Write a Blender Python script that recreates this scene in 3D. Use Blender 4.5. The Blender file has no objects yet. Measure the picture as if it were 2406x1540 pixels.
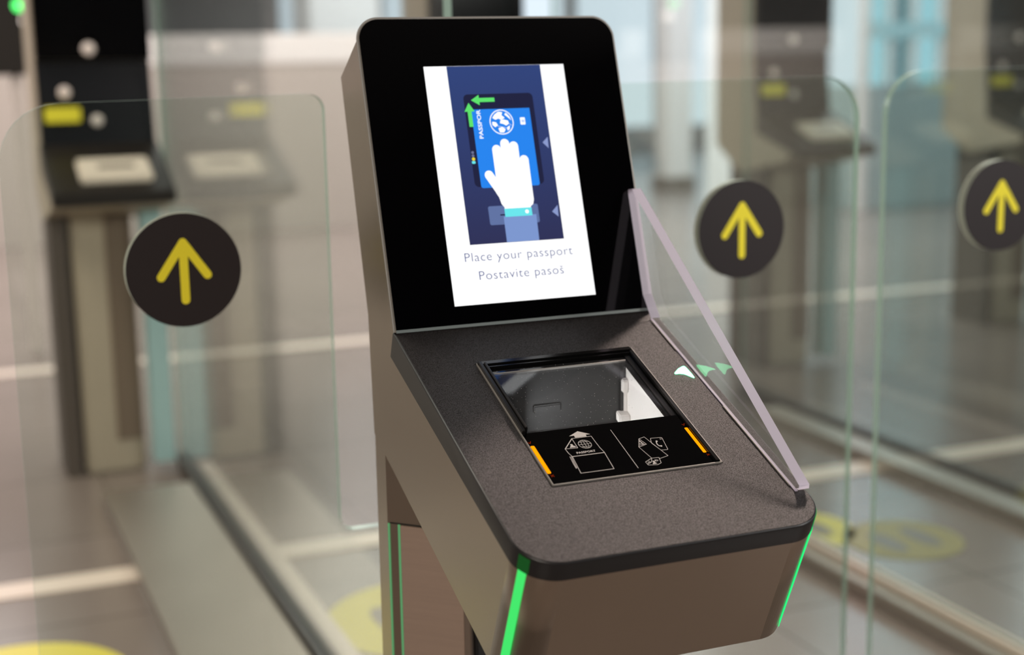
import bpy, bmesh, math, random
from mathutils import Vector, Matrix
random.seed(7)
SC = bpy.context.scene
COL = SC.collection
H = 0.95                      # height of the tray's back edge above the floor

# ---------------------------------------------------------------- camera
cd = bpy.data.cameras.new('camera')
cam = bpy.data.objects.new('camera', cd); COL.objects.link(cam)
cr = Vector((0.92442389, -0.38098992, -0.0169455))
cu = Vector((0.0859008, 0.16472414, 0.98259199))
cw = Vector((0.3715663, 0.90978714, -0.18500227))
M = Matrix((cr, cu, -cw)).transposed().to_4x4()
M.translation = Vector((-0.44269847, -1.40771055, 0.27966672 + H))
cam.matrix_world = M
cd.sensor_width = 36.0
cd.lens = 3410.49 / 2406 * 36
cd.clip_start = 0.05
cd.dof.use_dof = True
cd.dof.focus_distance = 1.42
cd.dof.aperture_fstop = 2.8
SC.camera = cam

# ---------------------------------------------------------------- world, light, exposure
SC.view_settings.view_transform = 'Standard'
SC.view_settings.look = 'None'
SC.view_settings.exposure = 0.0
SC.view_settings.gamma = 1.0
SC.view_settings.use_curve_mapping = False
W = bpy.data.worlds.new('sky'); SC.world = W; W.use_nodes = True
bg = W.node_tree.nodes['Background']
bg.inputs[0].default_value = (0.74, 0.85, 0.93, 1); bg.inputs[1].default_value = 1.1


def area(name, loc, target, sx, sy, power, color):
    l = bpy.data.lights.new(name, 'AREA'); l.shape = 'RECTANGLE'; l.size = sx; l.size_y = sy
    l.energy = power * 4.2; l.color = color
    o = bpy.data.objects.new(name, l); COL.objects.link(o); o.location = loc
    o.rotation_euler = (Vector(target) - Vector(loc)).to_track_quat('-Z', 'Y').to_euler()
    return o


WARM = (1.0, 0.88, 0.76); NEUT = (1.0, 0.96, 0.92); COOL = (0.80, 0.90, 1.0)
area('hall_light', (0.5, 7.5, 3.15), (0.5, 7.5, 0), 9, 5, 125, NEUT)
area('hall_light', (6.5, 8.0, 3.15), (6.5, 8.0, 0), 6, 6, 95, COOL)
area('gate_light', (2.6, 2.2, 3.15), (2.3, 2.2, 0), 1.6, 1.0, 6, WARM)
area('gate_light', (-1.6, 2.4, 3.15), (-1.3, 2.4, 0), 2.2, 1.2, 22, WARM)
area('kiosk_light', (1.51, 1.06, 2.15), (0.15, -0.15, 0.9), 0.2, 0.2, 7.0, (1.0, 0.78, 0.69))
area('sign_fill', (-2.0, -2.6, 2.3), (-0.1, 0.35, 0.98), 1.0, 0.7, 17, WARM)  # unseen fill, added to brighten the arrow signs from the front
area('sign_fill', (3.0, -2.4, 2.3), (1.0, 0.4, 0.98), 1.0, 0.7, 19, NEUT)  # second added fill, for the signs on the right
area('reader_lamp', (0.115, -0.13, 0.865), (0.225, -0.12, 0.86), 0.02, 0.03, 0.06, NEUT)


# ---------------------------------------------------------------- materials
def s2l(c):
    return tuple(((v / 255.0) / 12.92 if v <= 10.31 else ((v / 255.0 + 0.055) / 1.055) ** 2.4) for v in c)


def new(name):
    m = bpy.data.materials.new(name); m.use_nodes = True
    nt = m.node_tree; nt.nodes.clear()
    o = nt.nodes.new('ShaderNodeOutputMaterial')
    return m, nt, o


def pbr(name, rgb, rough=0.5, metal=0.0, noise=0.0, nscale=40, bump=0.0, bscale=300, stretch=None, spec=0.5):
    m, nt, o = new(name)
    b = nt.nodes.new('ShaderNodeBsdfPrincipled')
    c = (*s2l(rgb), 1)
    b.inputs['Base Color'].default_value = c
    b.inputs['Roughness'].default_value = rough
    b.inputs['Metallic'].default_value = metal
    b.inputs['Specular IOR Level'].default_value = spec
    nt.links.new(b.outputs[0], o.inputs[0])
    tc = nt.nodes.new('ShaderNodeTexCoord'); mp = nt.nodes.new('ShaderNodeMapping')
    if stretch: mp.inputs['Scale'].default_value = stretch
    nt.links.new(tc.outputs['Object'], mp.inputs[0])
    if noise:
        n = nt.nodes.new('ShaderNodeTexNoise'); n.inputs['Scale'].default_value = nscale
        n.inputs['Detail'].default_value = 4
        nt.links.new(mp.outputs[0], n.inputs['Vector'])
        r = nt.nodes.new('ShaderNodeMix'); r.data_type = 'RGBA'
        r.inputs[6].default_value = tuple(v * (1 - noise) for v in c[:3]) + (1,)
        r.inputs[7].default_value = tuple(min(1, v * (1 + noise)) for v in c[:3]) + (1,)
        nt.links.new(n.outputs[0], r.inputs[0]); nt.links.new(r.outputs[2], b.inputs['Base Color'])
    if bump:
        n2 = nt.nodes.new('ShaderNodeTexNoise'); n2.inputs['Scale'].default_value = bscale
        n2.inputs['Detail'].default_value = 3
        nt.links.new(mp.outputs[0], n2.inputs['Vector'])
        bp = nt.nodes.new('ShaderNodeBump'); bp.inputs['Strength'].default_value = bump
        bp.inputs['Distance'].default_value = 0.0004
        nt.links.new(n2.outputs[0], bp.inputs['Height']); nt.links.new(bp.outputs[0], b.inputs['Normal'])
    return m


def emi(name, rgb, strength=1.0):
    m, nt, o = new(name)
    e = nt.nodes.new('ShaderNodeEmission')
    e.inputs[0].default_value = (*s2l(rgb), 1); e.inputs[1].default_value = strength
    nt.links.new(e.outputs[0], o.inputs[0])
    return m


def glass(name, tint, ior=1.45, haze=0.0, dust=False, rough=0.0):
    m, nt, o = new(name)
    t = nt.nodes.new('ShaderNodeBsdfTransparent'); t.inputs[0].default_value = (*tint, 1)
    g = nt.nodes.new('ShaderNodeBsdfGlossy'); g.inputs['Roughness'].default_value = rough
    g.inputs[0].default_value = (1, 1, 1, 1)
    f = nt.nodes.new('ShaderNodeFresnel')
    ge = nt.nodes.new('ShaderNodeNewGeometry'); io = nt.nodes.new('ShaderNodeMapRange')
    io.inputs[3].default_value = ior; io.inputs[4].default_value = 1.0 / ior      # same reflectance on both faces of a thin pane
    nt.links.new(ge.outputs['Backfacing'], io.inputs[0]); nt.links.new(io.outputs[0], f.inputs[0])
    mx = nt.nodes.new('ShaderNodeMixShader')
    nt.links.new(f.outputs[0], mx.inputs[0]); nt.links.new(t.outputs[0], mx.inputs[1]); nt.links.new(g.outputs[0], mx.inputs[2])
    last = mx
    if haze or dust:
        d = nt.nodes.new('ShaderNodeBsdfDiffuse'); d.inputs[0].default_value = (0.75, 0.75, 0.75, 1)
        m2 = nt.nodes.new('ShaderNodeMixShader'); m2.inputs[0].default_value = haze
        nt.links.new(mx.outputs[0], m2.inputs[1]); nt.links.new(d.outputs[0], m2.inputs[2])
        if dust:
            tc = nt.nodes.new('ShaderNodeTexCoord'); v = nt.nodes.new('ShaderNodeTexVoronoi')
            v.inputs['Scale'].default_value = 210; nt.links.new(tc.outputs['Object'], v.inputs['Vector'])
            lt = nt.nodes.new('ShaderNodeMath'); lt.operation = 'LESS_THAN'; lt.inputs[1].default_value = 0.075
            nt.links.new(v.outputs['Distance'], lt.inputs[0])
            ml = nt.nodes.new('ShaderNodeMath'); ml.operation = 'MULTIPLY_ADD'
            ml.inputs[1].default_value = 0.35; ml.inputs[2].default_value = haze
            nt.links.new(lt.outputs[0], ml.inputs[0]); nt.links.new(ml.outputs[0], m2.inputs[0])
        last = m2
    nt.links.new(last.outputs[0], o.inputs[0])
    return m


MT = dict(
    steel=pbr('brushed_steel', (180, 166, 154), 0.30, 1.0, 0.05, 60, 0.10, 350, (0.05, 1, 1)),
    steel_side=pbr('satin_steel', (176, 166, 152), 0.30, 1.0, 0.06, 9, 0.05, 500, (1, 0.05, 1)),
    steel_dull=pbr('dull_steel', (168, 157, 146), 0.42, 1.0, 0.08, 6),
    rim=pbr('grey_metal_rim', (150, 147, 142), 0.4, 0.35),
    tray=pbr('textured_black_plastic', (28, 24, 24), 0.42, 0.0, 0.75, 1500, 1.0, 1500, spec=0.42),
    tray_edge=pbr('black_plastic_edge', (26, 26, 27), 0.4, 0.0, spec=0.45),
    gloss=pbr('glossy_black_plastic', (10, 10, 10), 0.12),
    satin=pbr('satin_black_plastic', (16, 15, 15), 0.28),
    panel=pbr('black_glass', (2, 2, 3), 0.03, spec=0.4),
    matte=pbr('matte_black', (8, 8, 9), 0.6),
    cavity=pbr('dark_lining', (38, 38, 38), 0.5),
    white=pbr('white_plastic', (235, 228, 222), 0.45),
    cabinet_white=pbr('white_panel', (222, 214, 210), 0.5),
    ink=pbr('printed_grey', (178, 174, 170), 0.5),
    disc=pbr('dark_sticker', (32, 25, 28), 0.55, bump=0.15, bscale=900),
    backing=pbr('sticker_backing', (238, 236, 228), 0.6),
    yellow=pbr('yellow_vinyl', (246, 234, 52), 0.5),
    pedestal=pbr('greige_metal', (182, 170, 152), 0.5, 0.15, 0.06, 5),
    olive=pbr('olive_sticker_reflection', (150, 138, 74), 0.4),  # dulled to pass for a sticker's reflection in glass
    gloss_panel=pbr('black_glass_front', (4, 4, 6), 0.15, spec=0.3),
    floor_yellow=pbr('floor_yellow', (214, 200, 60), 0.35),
    floor_grey=pbr('floor_grey', (112, 104, 98), 0.35),
    stripe=pbr('pale_floor_strip', (222, 205, 192), 0.3),
    teal=pbr('pale_teal_panel', (170, 204, 208), 0.3),
    teal_dark=pbr('grey_teal_panel', (104, 132, 138), 0.3),
    navy=pbr('navy_panel', (13, 16, 22), 0.3, spec=0.3),
    charcoal=pbr('charcoal_panel', (36, 32, 30), 0.4, spec=0.3),
    brown=pbr('brown_panel', (120, 104, 90), 0.4),
    rubber=pbr('dark_channel', (50, 44, 40), 0.4),
    paper=pbr('ivory_plastic', (215, 204, 190), 0.45),
    spot_glint=pbr('pale_spot_glint', (232, 222, 216), 0.3),
    plexi_edge=None,
    led_green=emi('green_led', (70, 235, 110), 1.0),
    led_green2=emi('bright_green_led', (40, 250, 130), 1.1),
    led_dim=emi('smoked_green_led', (30, 84, 36), 0.8),
    led_dim2=emi('smoked_bright_green_led', (10, 160, 80), 0.9),
    led_line=emi('thin_green_led', (100, 165, 110), 0.8),
    led_amber=emi('amber_led', (255, 150, 4), 1.5),
    led_amber_glow=emi('red_led_glow', (190, 60, 20), 0.6),
    led_arrow=emi('green_white_arrow', (125, 255, 180), 6),
    s_white=emi('screen_white', (255, 255, 255), 1.15),
    s_navy=None,
    s_case=emi('screen_case', (36, 38, 66), 1),
    s_pass=emi('screen_blue', (42, 134, 240), 1),
    s_green=emi('screen_green', (96, 228, 110), 1),
    s_slate=emi('screen_slate', (98, 116, 164), 1),
    s_sleeve=emi('screen_sleeve', (126, 152, 208), 1),
    s_cuff=emi('screen_cuff', (108, 232, 238), 1),
    s_tri=emi('screen_triangle', (140, 155, 205), 1),
    s_text=emi('screen_text', (96, 104, 150), 1),
    s_line=emi('screen_finger_line', (186, 196, 226), 1),
    s_yel=emi('screen_yellow', (240, 215, 60), 1),
    s_grey=emi('screen_grey_dot', (110, 115, 150), 1),
    s_dark=emi('screen_dark', (30, 34, 60), 1),
)
# navy backdrop of the instruction picture, a drawn gradient from slate blue down to navy
m, nt, o = new('screen_navy')
e = nt.nodes.new('ShaderNodeEmission'); tc = nt.nodes.new('ShaderNodeTexCoord')
sx = nt.nodes.new('ShaderNodeSeparateXYZ'); mr = nt.nodes.new('ShaderNodeMapRange')
mr.inputs[1].default_value = H + 0.08; mr.inputs[2].default_value = H + 0.265
mi = nt.nodes.new('ShaderNodeMix'); mi.data_type = 'RGBA'
mi.inputs[6].default_value = (*s2l((50, 52, 88)), 1); mi.inputs[7].default_value = (*s2l((52, 70, 124)), 1)
nt.links.new(tc.outputs['Object'], sx.inputs[0]); nt.links.new(sx.outputs[2], mr.inputs[0])
nt.links.new(mr.outputs[0], mi.inputs[0]); nt.links.new(mi.outputs[2], e.inputs[0]); nt.links.new(e.outputs[0], o.inputs[0])
MT['s_navy'] = m
# the tray's grain: specks that catch the light
nt = MT['tray'].node_tree; b = nt.nodes['Principled BSDF']
n3 = nt.nodes.new('ShaderNodeTexNoise'); n3.inputs['Scale'].default_value = 1300; n3.inputs['Detail'].default_value = 1
m3 = nt.nodes.new('ShaderNodeMapRange'); m3.inputs[1].default_value = 0.36; m3.inputs[2].default_value = 0.66
m3.inputs[3].default_value = 0.08; m3.inputs[4].default_value = 0.95
t3 = nt.nodes.new('ShaderNodeTexCoord'); nt.links.new(t3.outputs['Object'], n3.inputs['Vector'])
nt.links.new(n3.outputs[0], m3.inputs[0]); nt.links.new(m3.outputs[0], b.inputs['Specular IOR Level'])
for q in nt.nodes:
    if q.type == 'BUMP': q.inputs['Distance'].default_value = 0.0007
# frosted plexi edge
m, nt, o = new('frosted_plexi_edge')
b = nt.nodes.new('ShaderNodeBsdfPrincipled'); b.inputs['Base Color'].default_value = (*s2l((226, 220, 238)), 1)
b.inputs['Roughness'].default_value = 0.35
tl = nt.nodes.new('ShaderNodeBsdfTranslucent'); tl.inputs[0].default_value = (*s2l((232, 226, 242)), 1)
mx = nt.nodes.new('ShaderNodeMixShader'); mx.inputs[0].default_value = 0.45
nt.links.new(b.outputs[0], mx.inputs[1]); nt.links.new(tl.outputs[0], mx.inputs[2]); nt.links.new(mx.outputs[0], o.inputs[0])
MT['plexi_edge'] = m
# frosted teal glass edge
m, nt, o = new('glass_edge')
b = nt.nodes.new('ShaderNodeBsdfPrincipled'); b.inputs['Base Color'].default_value = (*s2l((168, 196, 184)), 1)
b.inputs['Roughness'].default_value = 0.2
t = nt.nodes.new('ShaderNodeBsdfTransparent'); t.inputs[0].default_value = (0.62, 0.78, 0.72, 1)
mx = nt.nodes.new('ShaderNodeMixShader'); mx.inputs[0].default_value = 0.25
nt.links.new(b.outputs[0], mx.inputs[1]); nt.links.new(t.outputs[0], mx.inputs[2]); nt.links.new(mx.outputs[0], o.inputs[0])
MT['glass_edge'] = m
MT['glass'] = glass('gate_glass', (0.93, 0.965, 0.945))
MT['barrier_glass'] = glass('barrier_glass', (0.95, 0.975, 0.965), 1.5)
MT['plexi'] = glass('clear_plexi', (0.97, 0.97, 0.97), 1.42, haze=0.02)
MT['window'] = glass('reader_window', (0.72, 0.74, 0.76), 1.5, haze=0.012, dust=True)
MT['booth_glass'] = glass('booth_glass', (0.72, 0.90, 0.92), 1.5)


# ---------------------------------------------------------------- object helpers
def obj(name, verts, faces, mat, parent=None, smooth=False, mats=None, fm=None):
    me = bpy.data.meshes.new(name); me.from_pydata([tuple(v) for v in verts], [], faces); me.update()
    for mm in (mats or [mat]): me.materials.append(mm)
    if fm:
        for p, i in zip(me.polygons, fm): p.material_index = i
    if smooth:
        for p in me.polygons: p.use_smooth = True
    ob = bpy.data.objects.new(name, me); COL.objects.link(ob)
    if parent: ob.parent = parent
    return ob


def from_bm(name, bm, mat, parent=None, mats=None):
    bmesh.ops.recalc_face_normals(bm, faces=bm.faces)
    me = bpy.data.meshes.new(name); bm.to_mesh(me); bm.free()
    for mm in (mats or [mat]): me.materials.append(mm)
    ob = bpy.data.objects.new(name, me); COL.objects.link(ob)
    if parent: ob.parent = parent
    return ob


def tag(o, label, cat, group=None):
    o['label'] = label; o['category'] = cat
    if group: o['group'] = group
    return o


def structure(o):
    o['kind'] = 'structure'; return o


def empty(name, loc=(0, 0, 0), rz=0):
    o = bpy.data.objects.new(name, None); COL.objects.link(o); o.location = loc; o.rotation_euler = (0, 0, rz)
    o.empty_display_size = 0.1
    return o


BOXF = [(0, 1, 2, 3), (7, 6, 5, 4), (0, 4, 5, 1), (1, 5, 6, 2), (2, 6, 7, 3), (3, 7, 4, 0)]


def boxes(name, lst, mat, parent=None, bevel=0.0, fr=None):
    """one mesh made of boxes (x0,x1,y0,y1,z0,z1); fr maps local to world"""
    bm = bmesh.new()
    for (x0, x1, y0, y1, z0, z1) in lst:
        vs = [bm.verts.new(p) for p in ((x0, y0, z0), (x0, y1, z0), (x1, y1, z0), (x1, y0, z0),
                                        (x0, y0, z1), (x0, y1, z1), (x1, y1, z1), (x1, y0, z1))]
        for f in BOXF: bm.faces.new([vs[i] for i in f])
    if bevel: bmesh.ops.bevel(bm, geom=bm.edges[:], offset=bevel, segments=2, affect='EDGES')
    if fr:
        for v in bm.verts: v.co = fr(*v.co)
    return from_bm(name, bm, mat, parent)


def TR(x, s, h=0.0):        # tray frame: x across, s down the slope from the screen, h above the plate
    return Vector((x, -s * 0.92713 - h * 0.37475, H - s * 0.37475 + h * 0.92713))


def PN(x, t, h=0.0):        # screen panel frame: x across, t up from the panel's foot, h off the glass
    return Vector((x, t * 0.30698 - h * 0.95168, H + t * 0.95168 + h * 0.30698))


def rnd(pts, rad, seg=8):
    """round the corners of a 2D polygon; rad = one radius per corner"""
    out = []; n = len(pts)
    for i, p in enumerate(pts):
        r = rad[i] if isinstance(rad, (list, tuple)) else rad
        p = Vector(p)
        if r <= 0: out.append(tuple(p)); continue
        a = (Vector(pts[i - 1]) - p).normalized(); b = (Vector(pts[(i + 1) % n]) - p).normalized()
        ang = a.angle(b); d = r / math.tan(ang / 2)
        c = p + (a + b).normalized() * (r / math.sin(ang / 2))
        v0 = p + a * d - c; v1 = p + b * d - c
        a0 = math.atan2(v0.y, v0.x); a1 = math.atan2(v1.y, v1.x); da = (a1 - a0 + math.pi) % (2 * math.pi) - math.pi
        for k in range(seg + 1):
            t = a0 + da * k / seg; out.append((c.x + r * math.cos(t), c.y + r * math.sin(t)))
    return out


def slab(name, outline, h0, h1, fr, mat, parent=None, mats=None, side=0, holes=None):
    """a plate with a 2D outline between heights h0 and h1 in frame fr"""
    n = len(outline)
    vs = [fr(x, y, h0) for x, y in outline] + [fr(x, y, h1) for x, y in outline]
    fs = [tuple(range(n)), tuple(range(2 * n - 1, n - 1, -1))] + [(i, i + n, (i + 1) % n + n, (i + 1) % n) for i in range(n)]
    fm = [0, 0] + [side] * n
    bm = bmesh.new(); bv = [bm.verts.new(v) for v in vs]
    for f, mi in zip(fs, fm):
        try: q = bm.faces.new([bv[i] for i in f]); q.material_index = mi
        except ValueError: pass
    return from_bm(name, bm, mat, parent, mats)


def flat(name, polys, h, fr, mat, parent=None):
    """thin printed / lit shapes lying on a surface: polys of 2D points"""
    bm = bmesh.new()
    for k, pl in enumerate(polys):
        vs = [bm.verts.new(fr(x, y, h + k * 2e-6)) for x, y in pl]
        if len(vs) >= 3: bm.faces.new(vs)
    bmesh.ops.triangulate(bm, faces=bm.faces[:])
    return from_bm(name, bm, mat, parent)


def circ(cx, cy, r, n=32, ry=None):
    return [(cx + r * math.cos(2 * math.pi * i / n), cy + (ry or r) * math.sin(2 * math.pi * i / n)) for i in range(n)]


def cap(a, b, r, n=10):
    """capsule outline from a to b"""
    ax, ay = a; bx, by = b; t = math.atan2(by - ay, bx - ax); out = []
    for k in range(n + 1):
        q = t + math.pi / 2 + math.pi * k / n; out.append((ax + r * math.cos(q), ay + r * math.sin(q)))
    for k in range(n + 1):
        q = t - math.pi / 2 + math.pi * k / n; out.append((bx + r * math.cos(q), by + r * math.sin(q)))
    return out


def stroke(pts, w, closed=False):
    out = []; q = pts + [pts[0]] if closed else pts
    for a, b in zip(q, q[1:]): out.append(cap(a, b, w / 2, 4))
    return out


def ring(cx, cy, r, w, ry=None, n=40):
    p = circ(cx, cy, r, n, ry); q = circ(cx, cy, r - w, n, (ry or r) - w)
    return [[p[i], p[(i + 1) % n], q[(i + 1) % n], q[i]] for i in range(n)]


def rect(x0, y0, x1, y1): return [(x0, y0), (x1, y0), (x1, y1), (x0, y1)]


def text(name, s, x0, y0, width, height, h, fr, mat, parent, thin=0.0, rot=0.0, spacing=1.0, shear=0.0):
    """lettering fitted in a box; (x0,y0) is the left end of the baseline, rot in the surface plane"""
    cu_ = bpy.data.curves.new(name, 'FONT'); cu_.body = s; cu_.offset = thin; cu_.space_character = spacing
    cu_.resolution_u = 4
    to = bpy.data.objects.new(name + '_tmp', cu_); COL.objects.link(to)
    dg = bpy.context.evaluated_depsgraph_get(); dg.update()
    me = bpy.data.meshes.new_from_object(to.evaluated_get(dg))
    bpy.data.objects.remove(to)
    xs = [v.co.x for v in me.vertices]
    ca = 0.729                                     # height of capitals in the built-in font
    kx = width / (max(xs) - min(xs)); ky = height / ca; mx_ = min(xs)
    c, sn = math.cos(rot), math.sin(rot)
    for v in me.vertices:
        a = (v.co.x - mx_) * kx + v.co.y * ky * shear; b_ = v.co.y * ky
        v.co = fr(x0 + a * c - b_ * sn, y0 + a * sn + b_ * c, h)
    me.materials.clear(); me.materials.append(mat)
    ob = bpy.data.objects.new(name, me); COL.objects.link(ob); ob.parent = parent
    return ob


# ---------------------------------------------------------------- the hall
def quadbox(name, b, mat): return structure(boxes(name, [b], mat))


# floor: large polished tiles with thin joints
m, nt, o = new('hall_floor')
b = nt.nodes.new('ShaderNodeBsdfPrincipled'); b.inputs['Roughness'].default_value = 0.22
tc = nt.nodes.new('ShaderNodeTexCoord')
n1 = nt.nodes.new('ShaderNodeTexNoise'); n1.inputs['Scale'].default_value = 1.3; n1.inputs['Detail'].default_value = 5
br = nt.nodes.new('ShaderNodeTexBrick'); br.inputs['Scale'].default_value = 1.0
br.inputs['Brick Width'].default_value = 0.6; br.inputs['Row Height'].default_value = 0.6
br.inputs['Mortar Size'].default_value = 0.004; br.offset = 0.0
br.inputs['Color1'].default_value = (*s2l((138, 124, 118)), 1); br.inputs['Color2'].default_value = (*s2l((131, 118, 111)), 1)
br.inputs['Mortar'].default_value = (*s2l((96, 85, 80)), 1)
mxx = nt.nodes.new('ShaderNodeMix'); mxx.data_type = 'RGBA'; mxx.blend_type = 'MULTIPLY'; mxx.inputs[0].default_value = 0.35
nt.links.new(tc.outputs['Object'], n1.inputs['Vector']); nt.links.new(tc.outputs['Object'], br.inputs['Vector'])
nt.links.new(br.outputs[0], mxx.inputs[6]); nt.links.new(n1.outputs[0], mxx.inputs[7])
nt.links.new(mxx.outputs[2], b.inputs['Base Color']); nt.links.new(b.outputs[0], o.inputs[0])
FLOOR = m
quadbox('floor', (-7, 14, -5, 16, -0.1, 0), FLOOR)
ceil_m = pbr('ceiling_paint', (90, 88, 86), 0.8)
wall_m = pbr('wall_paint', (205, 200, 196), 0.7)
dark_m = pbr('dark_wall_paint', (38, 36, 36), 0.8)
quadbox('unseen_ceiling', (-7, 14, -5, 16, 3.2, 3.3), ceil_m)  # out of view, kept dark so the black screen panel reflects little
quadbox('wall_left', (-7.1, -7, -5, 16, 0, 3.2), wall_m)
quadbox('unseen_dark_wall', (-7, 14, -5.1, -5, 0, 3.2), dark_m)  # added behind the camera to give the black panel something dark to reflect
# back wall with tall glazed bays, right wall glazed
structure(boxes('wall_back', [(-7, 3.6, 16, 16.1, 0, 3.2), (3.6, 14, 16, 16.1, 2.7, 3.2), (3.6, 14, 16, 16.1, 0, 0.25)] +
                [(3.6 + k * 1.3, 3.6 + k * 1.3 + 0.14, 16, 16.1, 0.25, 2.7) for k in range(9)], wall_m))
structure(boxes('wall_right', [(14, 14.1, -5, 16, 2.7, 3.2), (14, 14.1, -5, 16, 0, 0.25)] +
                [(14, 14.1, -5 + k * 1.6, -4.85 + k * 1.6, 0.25, 2.7) for k in range(14)], wall_m))
structure(boxes('trim_1', [(-7, 7, 2.01, 2.11, 0, 0.004)], MT['stripe']))
structure(boxes('trim_2', [(-7, 10, 4.6, 4.7, 0, 0.004)], MT['stripe']))


# ---------------------------------------------------------------- the passport kiosk in focus
KW = 0.3
kiosk = empty('passport_kiosk', (0.15, 0.1, 0))
tag(kiosk, 'passport reading kiosk in focus, tilted screen above a black scanner tray, on a steel post', 'kiosk')
KI = kiosk


def kp(o):       # parent under the kiosk keeping world coordinates
    o.parent = KI; o.matrix_parent_inverse = Matrix.Translation((-0.15, -0.1, 0)); return o


# steel housing: one extruded side profile, top corners and front corners rounded
def edge(a, b_):
    for e_ in a.link_edges:
        if e_.other_vert(a) is b_: return e_


F0 = Vector((-0.3405, -0.1585)); FD = Vector((0.0525, -0.114)); FN = Vector((0.9083, 0.4183)); FR = 0.036


def meet(q, a, b_):          # from q metres behind the front face, along the front slope, to the line a-b
    p = F0 + FN * q; e1 = Vector(b_) - Vector(a); r_ = Vector(a) - p
    t_ = (r_.x * e1.y - r_.y * e1.x) / (FD.x * e1.y - FD.y * e1.x)
    return p + FD * t_


def front_ring(ext=0.0):
    pts = []
    for sgn, cx_, rng in ((-1, FR, range(90, -1, -6)), (1, KW - FR, range(0, 91, 6))):
        for a_ in rng:
            a_ = math.radians(a_); pts.append((cx_ + sgn * FR * math.sin(a_), FR - FR * math.cos(a_)))
    return pts


bm = bmesh.new()
fr_ = front_ring()
RT = []; RB = []
for x_, q_ in fr_:
    a_ = meet(q_, (0, -0.030), (-0.3405, -0.1585)); b_ = meet(q_, (0.081, -0.127), (-0.288, -0.2725))
    RT.append(bm.verts.new((x_, a_.x, H + a_.y))); RB.append(bm.verts.new((x_, b_.x, H + b_.y)))
side_pts = [(0.0, -0.030), (0, 0.0), (0.1032, 0.3200), (0.168, 0.282), (0.089, 0.004), (0.081, -0.127)]
L0 = [bm.verts.new((0, y, H + z)) for y, z in side_pts]; L1 = [bm.verts.new((KW, y, H + z)) for y, z in side_pts]
bm.faces.new([RT[0]] + L0 + [RB[0]]); bm.faces.new(([RT[-1]] + L1 + [RB[-1]])[::-1])
for i in range(5): bm.faces.new((L0[i], L1[i], L1[i + 1], L0[i + 1]))
for i in range(len(RT) - 1): bm.faces.new((RT[i], RT[i + 1], RB[i + 1], RB[i]))
bm.faces.new(RB + [L1[-1], L0[-1]])
bmesh.ops.bevel(bm, geom=[edge(L0[2], L0[3]), edge(L1[2], L1[3])], offset=0.024, segments=10, affect='EDGES')
bmesh.ops.recalc_face_normals(bm, faces=bm.faces)
hs = from_bm('housing', bm, MT['steel_side']); kp(hs)
for p in hs.data.polygons: p.use_smooth = p.area < 0.0007

# black glass panel in front, steel rim visible round it
po = rnd([(0.002, 0.001), (0.298, 0.001), (0.298, 0.3335), (0.002, 0.3335)], [0, 0, 0.023, 0.023], 12)
ro = rnd([(-0.0005, -0.001), (0.3005, -0.001), (0.3005, 0.3362), (-0.0005, 0.3362)], [0, 0, 0.025, 0.025], 12)
kp(slab('panel_rim', ro, 0.0005, 0.0028, PN, MT['rim']))
panel = kp(slab('screen_panel', po, 0.0028, 0.0042, PN, MT['panel']))
kp(slab('panel_seal', rect(0.002, -0.0022, 0.298, 0.0009), 0.0005, 0.0046, PN, pbr('grey_glass_edge', (96, 106, 106), 0.4)))

# the lit display on the panel
screen = empty('display'); screen.parent = KI; screen.matrix_parent_inverse = Matrix.Translation((-0.15, -0.1, 0))
SP = screen
h0 = 0.0045


def sc(name, polys, k, mat): return flat(name, polys, h0 + k * 0.00006, PN, mat, SP)


sc('screen_background', [rect(0.0688, 0.0206, 0.2322, 0.2804)], 0, MT['s_white'])
sc('instruction_picture', [rect(0.0946, 0.0846, 0.204, 0.2802)], 1, MT['s_navy'])
sc('reader_drawing', [rnd(rect(0.1092, 0.1466, 0.190, 0.2487), 0.005, 6)], 2, MT['s_case'])
sc('passport_drawing', [rnd(rect(0.1162, 0.1452, 0.1843, 0.2318), [0.0025, 0.0025, 0.0005, 0.0005], 4)], 3, MT['s_pass'])
sc('slot_drawing', [rnd(rect(0.1206, 0.1044, 0.1784, 0.1250), 0.002, 4)], 3, MT['s_slate'])
sc('slot_opening', [rnd(rect(0.1335, 0.1142, 0.142, 0.1156), 0.0005, 3)], 4, MT['s_dark'])
ah = lambda cx, cy, ang, L, hw, hl, sw: [[(cx + (a * math.cos(ang) - b_ * math.sin(ang)), cy + (a * math.sin(ang) + b_ * math.cos(ang)))
                                          for a, b_ in ((0, 0), (-hl, hw), (-hl, sw), (-L, sw), (-L, -sw), (-hl, -sw), (-hl, -hw))]]
sc('green_arrow', ah(0.1175, 0.2421, math.pi, 0.0272, 0.0058, 0.0095, 0.0023), 5, MT['s_green'])
sc('green_arrow', ah(0.1143, 0.2393, math.pi / 2, 0.0265, 0.0059, 0.0097, 0.0023), 5, MT['s_green'])
gc = (0.1496, 0.2169); gr = 0.0139
gl = ring(gc[0], gc[1], gr, 0.0010)
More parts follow.
